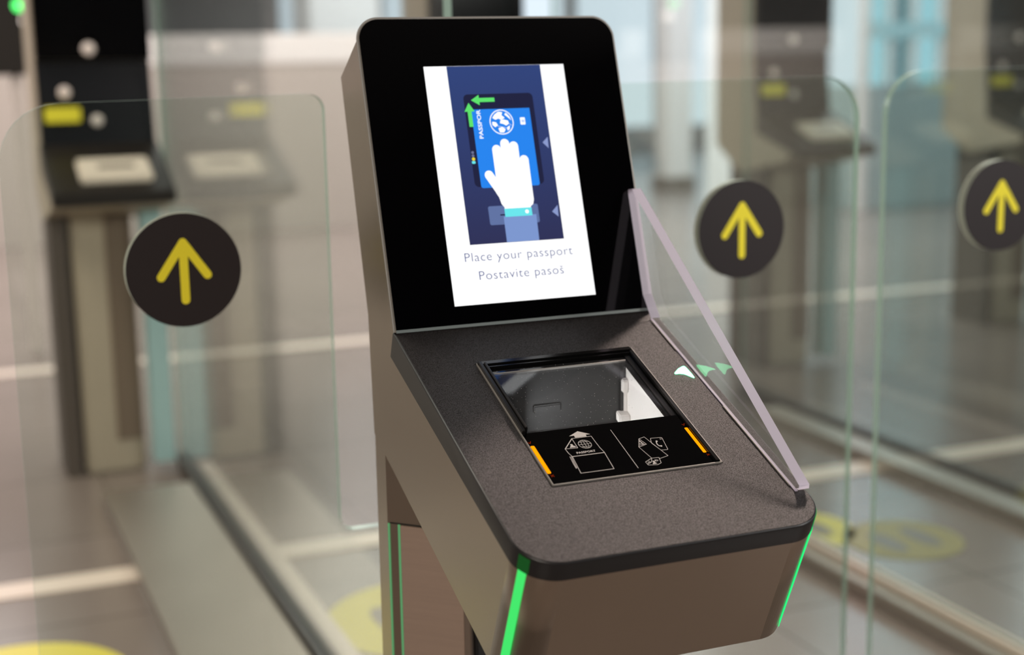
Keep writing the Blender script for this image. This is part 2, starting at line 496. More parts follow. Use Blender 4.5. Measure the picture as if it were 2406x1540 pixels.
cont = [[(-0.55, 0.62), (-0.2, 0.85), (0.15, 0.8), (0.05, 0.55), (0.3, 0.35), (0.0, 0.15), (-0.25, 0.3), (-0.5, 0.2), (-0.75, 0.35)],
        [(-0.1, 0.12), (0.2, 0.2), (0.55, 0.1), (0.6, -0.15), (0.35, -0.3), (0.1, -0.15), (-0.15, -0.1)],
        [(-0.8, 0.05), (-0.5, 0.0), (-0.35, -0.25), (-0.6, -0.4), (-0.82, -0.2)],
        [(-0.35, -0.5), (0.0, -0.4), (0.25, -0.6), (0.1, -0.85), (-0.25, -0.85)],
        [(0.45, 0.75), (0.7, 0.45), (0.85, 0.1), (0.7, 0.25), (0.5, 0.45), (0.3, 0.6)],
        [(0.4, -0.45), (0.65, -0.3), (0.6, -0.6), (0.42, -0.72)]]
sc('globe_emblem', gl + [[(gc[0] + x * gr * .98, gc[1] + y * gr * .98) for x, y in c] for c in cont] +
   stroke([(gc[0] + .2 * gr, gc[1] + .2 * gr), (gc[0] + .8 * gr, gc[1] - .3 * gr)], 0.0003) +
   stroke([(gc[0] - .4 * gr, gc[1] - .3 * gr), (gc[0] + .4 * gr, gc[1] - .5 * gr)], 0.0003), 5, MT['s_white'])
sc('chip_emblem', [rnd(rect(0.1715, 0.2133, 0.1772, 0.2213), 0.0008, 3)], 5, MT['s_white'])
sc('chip_mark', [circ(0.1745, 0.2173, 0.0010, 10)] + ring(0.1744, 0.2173, 0.0022, 0.0003, n=14), 6, MT['s_pass'])
text('cover_lettering', 'PASSPOR', 0.1263, 0.1995, 0.0318, 0.0046, h0 + 5 * 0.00006, PN, MT['s_white'], SP, thin=0.012, rot=math.pi / 2)
sc('page_marker', [[(0.1943, 0.1925), (0.2013, 0.1986), (0.2007, 0.1858)]], 3, MT['s_tri'])
sc('page_marker', [[(0.1943, 0.1153), (0.2018, 0.1222), (0.2012, 0.1092)]], 3, MT['s_tri'])
sc('status_dot', [rnd(rect(0.1092, 0.1722, 0.1134, 0.1753), 0.0012, 4)], 4, MT['s_cuff'])
sc('status_dot', [circ(0.1116, 0.1774, 0.0019, 14)], 4, MT['s_yel'])
sc('status_dot', [circ(0.1115, 0.181, 0.0016, 12)], 4, MT['s_grey'])
sc('status_dot', [circ(0.1115, 0.1846, 0.0016, 12)], 4, MT['s_grey'])
palm = [(0.1346, 0.160), (0.140, 0.166), (0.170, 0.166), (0.1747, 0.158), (0.1747, 0.1300), (0.1733, 0.1250), (0.170, 0.1225),
        (0.1700, 0.1195), (0.1395, 0.1195), (0.1395, 0.1232), (0.1368, 0.1265), (0.1350, 0.134), (0.1320, 0.1395)]
hand = [palm, cap((0.1395, 0.1866), (0.1395, 0.158), 0.0052), cap((0.1497, 0.1929), (0.1492, 0.158), 0.0052),
        cap((0.1597, 0.1897), (0.1592, 0.158), 0.0052), cap((0.1697, 0.1740), (0.1695, 0.150), 0.0052),
        cap((0.1268, 0.1590), (0.1405, 0.1350), 0.0050), [(0.134, 0.150), (0.1345, 0.162), (0.145, 0.150), (0.14, 0.132), (0.1310, 0.142)]]
sc('hand_drawing', hand, 7, MT['s_white'])
sc('finger_lines', stroke([(0.1446, 0.189), (0.1440, 0.157)], 0.0003) + stroke([(0.1547, 0.189), (0.1542, 0.157)], 0.0003) +
   stroke([(0.1646, 0.176), (0.1643, 0.156)], 0.0003), 8, MT['s_line'])
sc('sleeve_drawing', [[(0.1371, 0.1128), (0.1751, 0.1135), (0.1746, 0.0848), (0.1369, 0.0848)]], 7, MT['s_sleeve'])
sc('cuff_drawing', [rect(0.1390, 0.1124, 0.1706, 0.1214)], 8, MT['s_cuff'])
sc('cuff_button', [circ(0.1648, 0.1170, 0.0022, 14)], 9, MT['s_white'])
text('instruction_text', 'Place your passport', 0.0868, 0.0668, 0.1250, 0.0100, h0 + 0.00012, PN, MT['s_text'], SP, thin=-0.008, spacing=1.08)
text('instruction_text', 'Postavite paso\u0161', 0.1005, 0.0465, 0.0978, 0.0100, h0 + 0.00012, PN, MT['s_text'], SP, thin=-0.008, spacing=1.08)

# ---- tray plate with rounded front and a square hole for the reader; its rim is deeper at the back
TXL, TXR, TS = -0.0005, 0.3005, 0.3765
out = rnd([(TXL, 0.0), (TXL, TS), (TXR, TS), (TXR, 0.0)], [0, 0.038, 0.038, 0], 14)
HX0, HX1, HS0, HS1 = 0.0640, 0.2410, 0.0715, 0.2765
hole = [(HX0, HS0), (HX0, HS1), (HX1, HS1), (HX1, HS0)]
bm = bmesh.new()


def depth(s): return 0.030 - 0.0105 * min(1, s / TS)


R1 = []; R2 = []; R3 = []
cxm = 0.15; csm = 0.18
def inset(p, d):
    x, s = p
    k = 1 - d / max(0.05, math.hypot(x - cxm, s - csm)) if s > 0 else 1
    return (cxm + (x - cxm) * k, csm + (s - csm) * k) if s > 0 else (x + (d if x < cxm else -d), s)
ins = [inset(p, 0.0022) for p in out]
T0 = [bm.verts.new(TR(x, s, 0)) for x, s in ins]
T05 = [bm.verts.new(TR(*inset(p, 0.0007), -0.0006)) for p in out]
T1 = [bm.verts.new(TR(x, s, -0.0022)) for x, s in out]
T2 = [bm.verts.new(TR(x, s, -depth(s))) for x, s in out]
HV = [bm.verts.new(TR(x, s, 0)) for x, s in hole]; HB = [bm.verts.new(TR(x, s, -0.010)) for x, s in hole]
N = len(T0)
iL = max(range(N), key=lambda i: (out[i][1] > 0.33) * 1 and -out[i][0])      # left-most front point
iR = max(range(N), key=lambda i: (out[i][1] > 0.33) * 1 and out[i][0])
# top faces round the hole
bm.faces.new([T0[0], HV[0], HV[3], T0[N - 1]])
bm.faces.new([T0[0], T0[1], HV[1], HV[0]])
half = next(i for i in range(N) if out[i][0] > 0.15)
bm.faces.new(T0[1:half] + [T0[half], HV[2], HV[1]])
bm.faces.new(T0[half:] + [HV[3], HV[2]])
for A, B in ((T0, T05), (T05, T1), (T1, T2)):
    for i in range(N):
        j = (i + 1) % N
        f = bm.faces.new((A[i], B[i], B[j], A[j])); f.material_index = 1
        f.smooth = True
for i in range(4):
    f = bm.faces.new((HV[i], HV[(i + 1) % 4], HB[(i + 1) % 4], HB[i])); f.material_index = 1
tray = from_bm('tray', bm, None, mats=[MT['tray'], MT['tray_edge']]); kp(tray)

# ---- LED strips down both rounded front corners and behind the smoked rim
def corner_strip(name, cx, a0, a1, sgn, mat, top, bot, off, parent=None):
    """strip following the rounded corner; angles from the front towards the side"""
    vs = []; fs = []; K = 5; r = 0.036 + off
    yt, zt = -0.3405, -0.1585; d = Vector((0, 0.0525, -0.114)); 
    # frame at the front top edge: outward normal of the front face
    nf = Vector((0, -0.9083, -0.4183)); inn = -nf
    for k in range(K + 1):
        a = math.radians(a0 + (a1 - a0) * k / K)
        c = Vector((cx, yt, H + zt)) + inn * 0.036
        p = c + nf * (r * math.cos(a)) + Vector((sgn, 0, 0)) * (r * math.sin(a))
        for t in (top, bot): vs.append(p + d * t)
    for k in range(K): fs.append((2 * k, 2 * k + 1, 2 * k + 3, 2 * k + 2))
    o_ = obj(name, vs, fs, mat, smooth=True)
    so = o_.modifiers.new('thickness', 'SOLIDIFY'); so.thickness = 0.0008; so.offset = 1
    return kp(o_)


ls = corner_strip('led_strip', 0.036, 52, 66, -1, MT['led_green'], 0.005, 0.985, 0.0006)
ls['label'] = 'green light strip on the left front corner'
rs = corner_strip('led_strip', KW - 0.036, 44, 66, 1, MT['led_green2'], 0.005, 0.985, 0.0006)
rs['label'] = 'bright green light strip on the right front corner'


def rim_glow(cx, sgn, a0, a1, mat):
    vs = []; fs = []; K = 5
    for k in range(K + 1):
        a = math.radians(a0 + (a1 - a0) * k / K)
        x = cx + sgn * 0.0384 * math.sin(a); s = TS - 0.038 + 0.0384 * math.cos(a)
        vs += [TR(x, s, -0.003), TR(x, s, -0.0188)]
    for k in range(K): fs.append((2 * k, 2 * k + 1, 2 * k + 3, 2 * k + 2))
    o_ = obj('rim_light', vs, fs, mat, smooth=True)
    so = o_.modifiers.new('thickness', 'SOLIDIFY'); so.thickness = 0.0003; so.offset = 0
    return kp(o_)


rim_glow(TXL + 0.038, -1, 50, 68, MT['led_dim'])
rim_glow(TXR - 0.038, 1, 44, 68, MT['led_dim2'])

# ---- document reader let into the tray
rd = empty('document_reader'); rd.parent = KI; rd.matrix_parent_inverse = Matrix.Translation((-0.15, -0.1, 0))


def tb(name, lst, mat, bevel=0.0): return boxes(name, lst, mat, rd, bevel, TR)


X0, X1, S0, S1 = 0.0648, 0.2402, 0.0723, 0.2758
tb('surround', [(X0, X0 + 0.0012, S0, S1, -0.012, 0.0012), (X1 - 0.0012, X1, S0, S1, -0.012, 0.0012),
                (X0 + 0.0012, X1 - 0.0012, S1 - 0.0014, S1, -0.012, 0.0010)], MT['rim'], 0.0003)
tb('guide_bar', [(X0 + 0.0012, X0 + 0.0050, S0 + 0.001, 0.1965, -0.010, 0.0042),
                 (X0 + 0.0054, X0 + 0.0080, S0 + 0.006, 0.1935, -0.010, 0.0062)], MT['satin'], 0.0007)
tb('guide_bar', [(X0 + 0.0012, X1 - 0.003, S0, S0 + 0.0060, -0.010, 0.0030),
                 (X0 + 0.0090, X1 - 0.006, S0 + 0.0062, S0 + 0.0095, -0.010, 0.0012),
                 (X0 + 0.0090, X1 - 0.010, S0 + 0.0097, S0 + 0.0165, -0.010, -0.0034)], MT['gloss'], 0.0006)
tb('guide_bar', [(X1 - 0.0062, X1 - 0.0012, S0 + 0.001, S1 - 0.002, -0.010, 0.0022),
                 (X1 - 0.0140, X1 - 0.0066, S0 + 0.006, 0.1945, -0.010, -0.0010)], MT['gloss'], 0.0006)
# glass: clear window and black printed strip
tb('window_glass', [(X0 + 0.0082, X1 - 0.0140, S0 + 0.012, 0.1940, -0.0042, -0.0022)], MT['window'])
plate = tb('instruction_plate', [(X0 + 0.0014, X1 - 0.0064, 0.1942, S1 - 0.0016, -0.0042, -0.0004)], MT['panel'])
# cavity under the window
cx0, cx1, cs0, cs1 = 0.0745, 0.2262, 0.0900, 0.2100


def drop(x, s, d):       # straight down from the glass
    p = TR(x, s, -0.0043); return Vector((p.x, p.y, p.z - d))


D = 0.062
obj('cavity_back', [drop(cx0, cs0, 0), drop(cx1, cs0, 0), drop(cx1, cs0, D), drop(cx0, cs0, D)], [(0, 1, 2, 3)], MT['cavity'], rd)
obj('cavity_left', [drop(cx0, cs0, 0), drop(cx0, cs1, 0), drop(cx0, cs1, D), drop(cx0, cs0, D)], [(0, 1, 2, 3)], MT['cavity'], rd)
obj('cavity_bottom', [drop(cx0, cs0, D), drop(cx1, cs0, D), drop(cx1, cs1, D), drop(cx0, cs1, D)], [(0, 1, 2, 3)], MT['cavity'], rd)
obj('cavity_side', [drop(cx1, cs0, 0), drop(cx1, cs1, 0), drop(cx1, cs1, D), drop(cx1, cs0, D)], [(0, 1, 2, 3)], MT['white'], rd)


def dbox(name, x0, x1, s0, s1, d0, d1, mat, bev=0.001):
    bm = bmesh.new()
    vs = [bm.verts.new(drop(*p)) for p in ((x0, s0, d0), (x0, s1, d0), (x1, s1, d0), (x1, s0, d0), (x0, s0, d1), (x0, s1, d1), (x1, s1, d1), (x1, s0, d1))]
    for f in BOXF: bm.faces.new([vs[i] for i in f])
    if bev: bmesh.ops.bevel(bm, geom=bm.edges[:], offset=bev, segments=2, affect='EDGES')
    return from_bm(name, bm, mat, rd)


dbox('white_bracket', 0.2195, 0.2262, cs0 + 0.001, cs0 + 0.008, 0.0155, 0.029, MT['white'])
dbox('white_bracket', 0.2225, 0.2262, cs0 + 0.001, cs0 + 0.004, 0.029, 0.060, MT['white'], 0.0005)
dbox('white_bracket', 0.2140, 0.2262, cs0 + 0.001, cs0 + 0.012, 0.050, 0.060, MT['white'])
dbox('dark_upright', 0.2185, 0.2222, cs0 + 0.0005, cs0 + 0.003, 0.0, 0.060, MT['gloss'], 0.0003)
dbox('scanner_lens', 0.120, 0.150, cs0 + 0.0005, cs0 + 0.004, 0.034, 0.042, MT['cavity'], 0.001)
tb('window_edge', [(X0 + 0.0090, X1 - 0.0145, S0 + 0.0166, S0 + 0.0178, -0.004, -0.0018)], MT['rim'])
# amber lights
hh = -0.0002
a1_ = flat('amber_light', [rnd(rect(0.0672, 0.2145, 0.0712, 0.2575), 0.001, 3)], hh, TR, MT['led_amber'], rd)
a2_ = flat('amber_light', [rnd(rect(0.2298, 0.2160, 0.2334, 0.2572), 0.001, 3)], hh, TR, MT['led_amber'], rd)
for (x, s, q) in ((0.0688, 0.2095, 1), (0.2318, 0.2110, 1), (0.0706, 0.2612, 0), (0.2330, 0.2608, 0)):
    if q: fl = stroke([(x - 0.0014, s - 0.001), (x, s + 0.0012), (x + 0.0016, s - 0.002)], 0.0005)
    else: fl = stroke([(x - 0.0014, s - 0.0014), (x + 0.0014, s + 0.0014)], 0.0005) + stroke([(x - 0.0014, s + 0.0014), (x + 0.0014, s - 0.0014)], 0.0005)
    flat('tick_mark' if q else 'cross_mark', fl, hh, TR, MT['led_amber_glow'], rd)
# printed pictograms
w = 0.0006
PI2 = []
PI2 += stroke([(0.1116, 0.2108), (0.132, 0.2108), (0.1322, 0.2208), (0.1327, 0.2300), (0.134, 0.2375), (0.1007, 0.2375), (0.0992, 0.2321), (0.0986, 0.2251)], w, True)
PI2 += stroke([(0.1116, 0.2112), (0.0990, 0.2251), (0.1113, 0.2258)], w, True)
PI2 += stroke([(0.1007, 0.2378), (0.1338, 0.2378), (0.1322, 0.2630), (0.0984, 0.2630)], w, True)
PI2 += stroke([(0.0983, 0.2374), (0.0973, 0.2482), (0.0971, 0.2554)], w) + stroke([(0.0998, 0.2374), (0.0984, 0.2476), (0.0980, 0.2547)], w)
PI2 += [[(0.1219, 0.2008), (0.1325, 0.2076), (0.1275, 0.2076), (0.1275, 0.2102), (0.1155, 0.2102), (0.1155, 0.2069), (0.1105, 0.2069)]]
gx, gs = 0.1205, 0.2218
PI2 += ring(gx, gs, 0.0066, 0.0005) + ring(gx, gs, 0.0033, 0.0004, 0.0066)
PI2 += stroke([(gx, gs - 0.0066), (gx, gs + 0.0066)], 0.0004)
for k in (-0.0036, 0, 0.0036):
    hwid = math.sqrt(0.0066 ** 2 - k * k); PI2 += stroke([(gx - hwid, gs + k), (gx + hwid, gs + k)], 0.0004)
PI2 += [circ(0.1072, 0.2206, 0.0014, 12), [(0.1040, 0.2245), (0.1048, 0.2228), (0.1062, 0.2218), (0.1082, 0.2218), (0.1098, 0.2228), (0.1104, 0.2245)]]
flat('passport_pictogram', PI2, hh, TR, MT['ink'], rd)
TRf = lambda x, y, h=0: TR(x, -y, h)
text('passport_lettering', 'PASSPORT', 0.1070, -0.2345, 0.0195, 0.0028, hh, TRf, MT['ink'], rd, thin=0.02)
flat('divider_line', stroke([(0.1552, 0.2051), (0.1556, 0.2665)], 0.0006), hh, TR, MT['ink'], rd)
w = 0.0005
P3 = stroke([(0.1831, 0.2222), (0.1765, 0.2240), (0.1752, 0.2270), (0.1707, 0.2364), (0.1752, 0.2548)], w)
P3 += stroke([(0.1831, 0.2222), (0.1928, 0.2546), (0.1828, 0.2572)], w) + stroke([(0.1768, 0.2242), (0.1801, 0.2336), (0.1707, 0.2364)], w)
P3 += stroke([(0.1750, 0.2275), (0.1770, 0.2300)], 0.0009) + stroke([(0.1735, 0.2310), (0.1780, 0.2318)], 0.0007) + stroke([(0.1725, 0.2335), (0.1785, 0.2335)], 0.0007)
P3 += stroke([(0.1760, 0.2262), (0.1768, 0.2330)], 0.0006)
P3 += stroke(rnd([(0.1882, 0.2255), (0.2001, 0.2262), (0.1973, 0.2457), (0.1900, 0.2452), (0.1858, 0.2330)], 0.0012, 3), w, True)
P3 += ring(0.1978, 0.2285, 0.0009, 0.0003, n=12)
P3 += stroke([(0.1920, 0.2312), (0.1908, 0.2335), (0.1906, 0.2365), (0.1916, 0.2388), (0.1930, 0.2392)], 0.0010) + [circ(0.1922, 0.2312, 0.0011, 10), circ(0.1932, 0.2392, 0.0011, 10)]
P3 += stroke([(0.1750, 0.2552), (0.1826, 0.2556), (0.1810, 0.2638), (0.1764, 0.2658), (0.1672, 0.2645), (0.1666, 0.2595)], w, True)
P3 += stroke([(0.1750, 0.2552), (0.1726, 0.2605), (0.1668, 0.2632)], w) + stroke([(0.1700, 0.2590), (0.1716, 0.2610)], 0.0006) + stroke([(0.1686, 0.2605), (0.1702, 0.2618)], 0.0006)
P3 += [circ(0.1748, 0.2604, 0.0012, 10), [(0.1722, 0.2640), (0.1730, 0.2622), (0.1744, 0.2616), (0.1758, 0.2622), (0.1768, 0.2640)]]
flat('card_pictogram', P3, hh, TR, MT['ink'], rd)
text('card_lettering', 'ID', 0.1766, -0.2604, 0.0034, 0.0024, hh, TRf, MT['ink'], rd, thin=0.02)

# green lit arrow on the tray beside the reader
kp(flat('arrow_light', [[(0.2646, 0.1264), (0.2656, 0.1246), (0.2725, 0.1185), (0.2792, 0.1150), (0.2816, 0.1148), (0.2824, 0.1170), (0.2830, 0.1260),
                         (0.2828, 0.1362), (0.2816, 0.1376), (0.2796, 0.1352), (0.2750, 0.1292), (0.2700, 0.1272), (0.2655, 0.1272)]], 0.0003, TR, MT['led_arrow']))


# ---- clear plexi shield on the right edge
def plexi():
    # outline in the plane of the sheet: points given as (y, z) in world
    def ty(s, h): p = TR(0, s, h); return (p.y, p.z)
    def py(t, h): p = PN(0, t, h); return (p.y, p.z)
    pts = [ty(0.0205, 0.0010), ty(0.328, 0.0010), ty(0.334, 0.0045), ty(0.333, 0.0085), py(0.1330, 0.0150), py(0.1345, 0.0065), py(0.1300, 0.0050), py(0.016, 0.0052)]
    xa, xb = 0.2888, 0.3000
    vs = [(xa, y, z) for y, z in pts] + [(xb, y, z) for y, z in pts]
    n_ = len(pts)
    fs = [tuple(range(n_)), tuple(range(2 * n_ - 1, n_ - 1, -1))] + [(i, (i + 1) % n_, (i + 1) % n_ + n_, i + n_) for i in range(n_)]
    fm = [0, 0, 0] + [1] * (n_ - 1)
    bm = bmesh.new(); bv = [bm.verts.new(v) for v in vs]
    for f, mi_ in zip(fs, fm):
        q = bm.faces.new([bv[i] for i in f]); q.material_index = mi_
    return from_bm('clear_shield', bm, None, mats=[MT['plexi'], MT['plexi_edge']])


sh = kp(plexi()); sh['label'] = 'clear triangular side shield with frosted edges'
for g0, g1 in ((0.025, 0.085), (0.190, 0.322)):
    kp(boxes('shield_gasket', [(0.2868, 0.2878, g0, g1, 0, 0.0012)], MT['rim'], None, 0.0003, TR))
kp(boxes('shield_foot', [(0.2880, 0.2908, 0.0205, 0.331, 0, 0.0009)], MT['plexi_edge'], None, 0.0002, TR))

# ---- kiosk post, turned 45 degrees, with a door framed by thin green light lines
c45 = math.sqrt(0.5)
Bp = Vector((0.0, 0.045)); dv = Vector((c45, -c45)); nv = Vector((c45, c45))


def PO(a, d, z):          # a along the visible face, d behind it
    p = Bp + dv * a + nv * d; return Vector((p.x, p.y, z))


plan = [Vector((0.0005, 0.0800)), Bp + Vector((0.0005, 0)), Bp + dv * 0.092, Bp + dv * 0.098 + nv * 0.006, Bp + dv * 0.098 + nv * 0.075, Vector((0.06, 0.12)), Vector((0.03, 0.12))]
zt = H - 0.12


def topz(p): return H - 0.150 + 0.385 * (p.y + 0.02) + 0.020


bm = bmesh.new()
lo = [bm.verts.new((p.x, p.y, 0.0)) for p in plan]; hi = [bm.verts.new((p.x, p.y, min(topz(p), H - 0.105))) for p in plan]
bm.faces.new(lo); bm.faces.new(hi[::-1])
for i in range(len(plan)): bm.faces.new((lo[i], lo[(i + 1) % len(plan)], hi[(i + 1) % len(plan)], hi[i]))
post = kp(from_bm('post', bm, MT['steel_side']))


def pbx(name, a0, a1, d0, d1, z0, z1, mat, bev=0.0):
    o_ = boxes(name, [(a0, a1, d0, d1, z0, z1)], mat, None, bev, PO); return kp(o_)


zs = H - 0.219
pbx('post_door', 0.0165, 0.090, -0.0016, 0.001, 0.05, zs - 0.001, pbr('brushed_door_steel', (176, 156, 142), 0.4, 0.45, 0.08, 60, 0.1, 350, (0.2, 0.2, 4)), 0.0005)
pbx('light_line', 0.0010, 0.0030, -0.0008, 0.001, 0.05, zs, MT['led_line'])
pbx('light_line', 0.0135, 0.0155, -0.0012, 0.001, 0.05, zs, MT['led_line'])
pbx('door_seam', 0.0035, 0.092, -0.0006, 0.001, zs, zs + 0.0012, MT['matte'])
pbx('edge_profile', 0.0905, 0.0985, -0.0025, 0.006, 0.0, H - 0.24, MT['steel_dull'], 0.001)
pbx('black_side_panel', 0.0990, 0.1030, 0.006, 0.070, 0.0, H - 0.22, MT['matte'])

# ---------------------------------------------------------------- swing gate leaves
YG = 0.35


def leaf(name, outline, disc_x, disc_z, label, hinge=None):
    root = empty(name, ((outline[0][0] + outline[1][0]) / 2, YG, 0))
    tag(root, label, 'gate', 'glass gate leaves behind the kiosk')
    inv = Matrix.Translation(-root.location)
    fr = lambda x, z, h=0.0: Vector((x, YG - h, H + z))

    def P(o_): o_.parent = root; o_.matrix_parent_inverse = inv; return o_
    P(slab('glass_pane', outline, -0.012, 0.0, fr, None, mats=[MT['glass'], MT['glass_edge']], side=1))
    d = P(slab('arrow_sign', circ(disc_x, disc_z, 0.0692, 64), 0.0003, 0.0012, fr, MT['disc']))
    P(slab('sign_backing', circ(disc_x, disc_z, 0.0692, 64), -0.0130, -0.0123, fr, MT['backing']))
    ar = [cap((disc_x, disc_z + 0.0335), (disc_x, disc_z - 0.0362), 0.0052), cap((disc_x, disc_z + 0.0338), (disc_x - 0.0278, disc_z - 0.0070), 0.0052),
          cap((disc_x, disc_z + 0.0338), (disc_x + 0.0278, disc_z - 0.0070), 0.0052)]
    P(flat('arrow_mark', ar, 0.0015, fr, MT['yellow']))
    return root, P


o1 = rnd([(-0.352, -0.86), (0.115, -0.86), (0.115, -0.326), (0.031, -0.326), (0.031, 0.2365), (-0.352, 0.2325)][::-1], [0.070, 0.020, 0.018, 0.0, 0.03, 0.03], 8)
l1, P1 = leaf('gate_leaf', o1, -0.1515, 0.0300, 'clear glass gate leaf left of the kiosk with round dark sign and yellow arrow')
o2 = rnd([(0.285, 0.2380), (0.8205, 0.2420), (0.8205, -0.86), (0.285, -0.86)], [0.02, 0.062, 0.03, 0.03], 8)
l2, P2 = leaf('gate_leaf', o2, 0.6265, 0.0320, 'clear glass gate leaf just right of the kiosk with round dark arrow sign')
o3 = rnd([(0.8690, 0.2455), (1.41, 0.2500), (1.41, -0.86), (0.8690, -0.86)], [0.062, 0.02, 0.03, 0.03], 8)
l3, P3_ = leaf('gate_leaf', o3, 1.0820, 0.0410, 'clear glass gate leaf at the right photo edge with cropped round arrow sign')

hp = empty('hinge_post', (0.20, 0.35, 0))
tag(hp, 'dark gate hinge post standing on the floor behind the kiosk post', 'post')
boxes('column', [(-0.085, 0.085, -0.04, 0.04, 0, 0.66)], MT['rubber'], hp, 0.004)
boxes('cap_plate', [(-0.088, 0.088, -0.043, 0.043, 0.66, 0.672)], MT['steel_dull'], hp, 0.002)
boxes('hinge', [(-0.095, -0.084, -0.02, 0.02, 0.25, 0.33)], MT['steel_dull'], hp, 0.001)
boxes('hinge', [(0.084, 0.095, -0.02, 0.02, 0.25, 0.33)], MT['steel_dull'], hp, 0.001)


# ---------------------------------------------------------------- glass barriers on steel plinths, running back along the lanes
def barrier(x, y0, y1, top, label, pw=0.27, ch='rubber', fs='stripe'):
    root = empty('glass_barrier', (x, (y0 + y1) / 2, 0))
    L = (y1 - y0) / 2
    tag(root, label, 'barrier', 'glass barriers between the lanes')
    boxes('plinth', [(-pw, -0.022, -L, L - 0.28, 0, 0.035)], MT['steel_dull'], root, 0.003)
    boxes('floor_strip', [(0.028, 0.085, -L, L, 0.0, 0.012)], MT[fs], root, 0.002)
    boxes('glass_channel', [(-0.018, 0.020, -L, L, 0, 0.05)], MT[ch], root, 0.002)
    pg = [(-L, 0.05), (L, 0.05), (L, top), (-L, top)]
    slab('glass_pane', pg, -0.006, 0.006, lambda a, z, h=0: Vector((h, a, z)), None, root, mats=[MT['barrier_glass'], MT['glass_edge']], side=1)
    return root


barrier(0.242, 0.48, 2.96, 2.05, 'tall glass barrier running back from the kiosk to the left background terminal')
barrier(1.52, 0.60, 3.00, 2.05, 'tall glass barrier between the lanes, behind the right arrow signs', 0.06, 'stripe', 'brown')
barrier(2.25, 1.0, 3.0, 2.05, 'tall glass barrier standing left of the brownish right terminal', 0.12)


# ---------------------------------------------------------------- background terminals
def terminal():
    root = empty('face_terminal', (0, 0, 0))
    W2 = 0.166
    # steel body with the screen column
    fr = lambda y, z, h=0: Vector((h, y, z))
    body = [(0.0, 0.92), (0.035, 1.22), (0.035, 1.95), (0.30, 1.95), (0.30, 0.86), (0.12, 0.76), (-0.22, 0.825), (-0.24, 0.87)]
    slab('housing', body, -W2, W2, fr, MT['pedestal'], root)
    slab('upper_panel', rect(-W2 + 0.004, 1.235, W2 - 0.002, 1.94), -0.004, 0.034, lambda x, z, h=0: Vector((x, h, z)), MT['gloss_panel'], root)
    lowp = slab('lower_panel', [(0.001, 0.99), (0.033, 1.232), (0.028, 1.232), (-0.005, 0.99)], -W2 + 0.004, W2 - 0.002, fr, MT['navy'], root)
    ty = [(0.0, 0.995), (-0.30, 0.875), (-0.30, 0.838), (0.0, 0.92)]
    slab('tray', ty, -W2 - 0.002, W2 + 0.002, fr, MT['charcoal'], root)
    for (x, z, r, y) in ((-0.012, 1.266, 0.019, -0.008), (-0.086, 1.143, 0.018, 0.008), (0.000, 1.060, 0.017, -0.002)):  # pale domes standing in for ceiling spots reflected in the black panels
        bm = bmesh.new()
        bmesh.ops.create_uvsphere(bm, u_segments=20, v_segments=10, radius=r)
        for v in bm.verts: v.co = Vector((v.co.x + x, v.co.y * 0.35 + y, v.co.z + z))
        bb = from_bm('spot_reflection', bm, MT['spot_glint'], root)
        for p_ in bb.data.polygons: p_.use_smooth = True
    lb = slab('yellow_label', rnd(rect(-0.147, 1.058, -0.047, 1.101), 0.006, 4), -0.012, 0.001, lambda x, z, h=0: Vector((x, h, z)), MT['yellow'], root)
    # pale document reader on the tray
    def tf(x, s, h=0): return Vector((x, -s * 0.928, 0.995 - s * 0.371 + h))
    dr = boxes('document_reader', [(-0.085, 0.115, 0.150, 0.275, 0.0, 0.022)], MT['paper'], root, 0.006, tf)
    boxes('reader_slot', [(-0.030, 0.070, 0.205, 0.222, 0.0225, 0.024)], MT['rubber'], dr, 0.0, tf)
    boxes('pedestal', [(-0.10, 0.075, -0.02, 0.24, 0.0, 0.86)], MT['pedestal'], root, 0.01)
    boxes('pedestal_door', [(-0.005, 0.070, -0.026, -0.018, 0.10, 0.80)], MT['brown'], root, 0.001)
    boxes('dark_side_panel', [(-0.160, -0.115, -0.02, 0.20, 0.0, 0.80)], pbr('brown_grey_panel', (84, 75, 69), 0.5), root, 0.003)
    boxes('light_column', [(0.090, 0.153, -0.10, -0.02, 0.035, 0.865)], MT['teal'], root, 0.004)
    return root


def copy_tree(o_, parent=None):
    c = o_.copy(); COL.objects.link(c)
    if parent: c.parent = parent
    for ch in list(o_.children): copy_tree(ch, c)
    return c


t0 = terminal()
TL = [((0.066, 3.02, 0), 0.0, 'black-fronted face terminal at the upper left, seen through the left gate leaf'),
      ((1.335, 3.20, 0), 0.0, 'black-fronted face terminal peeking out above the screen of the kiosk'),
      ((2.72, 3.42, 0), 0.0, 'brownish-black face terminal with pale reader right of the kiosk screen'),
      ((4.10, 3.75, 0), 0.0, 'black-fronted face terminal cut off by the right photo edge')]
for i, (loc, rz, lab) in enumerate(TL):
    t_ = t0 if i == 0 else copy_tree(t0)
    t_.location = loc; t_.rotation_euler = (0, 0, rz)
    tag(t_, lab, 'terminal', 'face terminals at the far ends of the barriers')


# ---------------------------------------------------------------- yellow floor stickers with footprints
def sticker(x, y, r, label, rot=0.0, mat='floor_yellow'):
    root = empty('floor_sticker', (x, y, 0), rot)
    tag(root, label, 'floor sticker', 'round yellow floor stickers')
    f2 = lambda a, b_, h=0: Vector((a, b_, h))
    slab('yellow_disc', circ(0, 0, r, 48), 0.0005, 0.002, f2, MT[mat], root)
    for sx_ in (-1, 1):
        pr = circ(sx_ * r * 0.34, -r * 0.02, r * 0.19, 20, r * 0.52)
        slab('footprint', pr, 0.002, 0.003, f2, MT['floor_grey'], root)
    return root


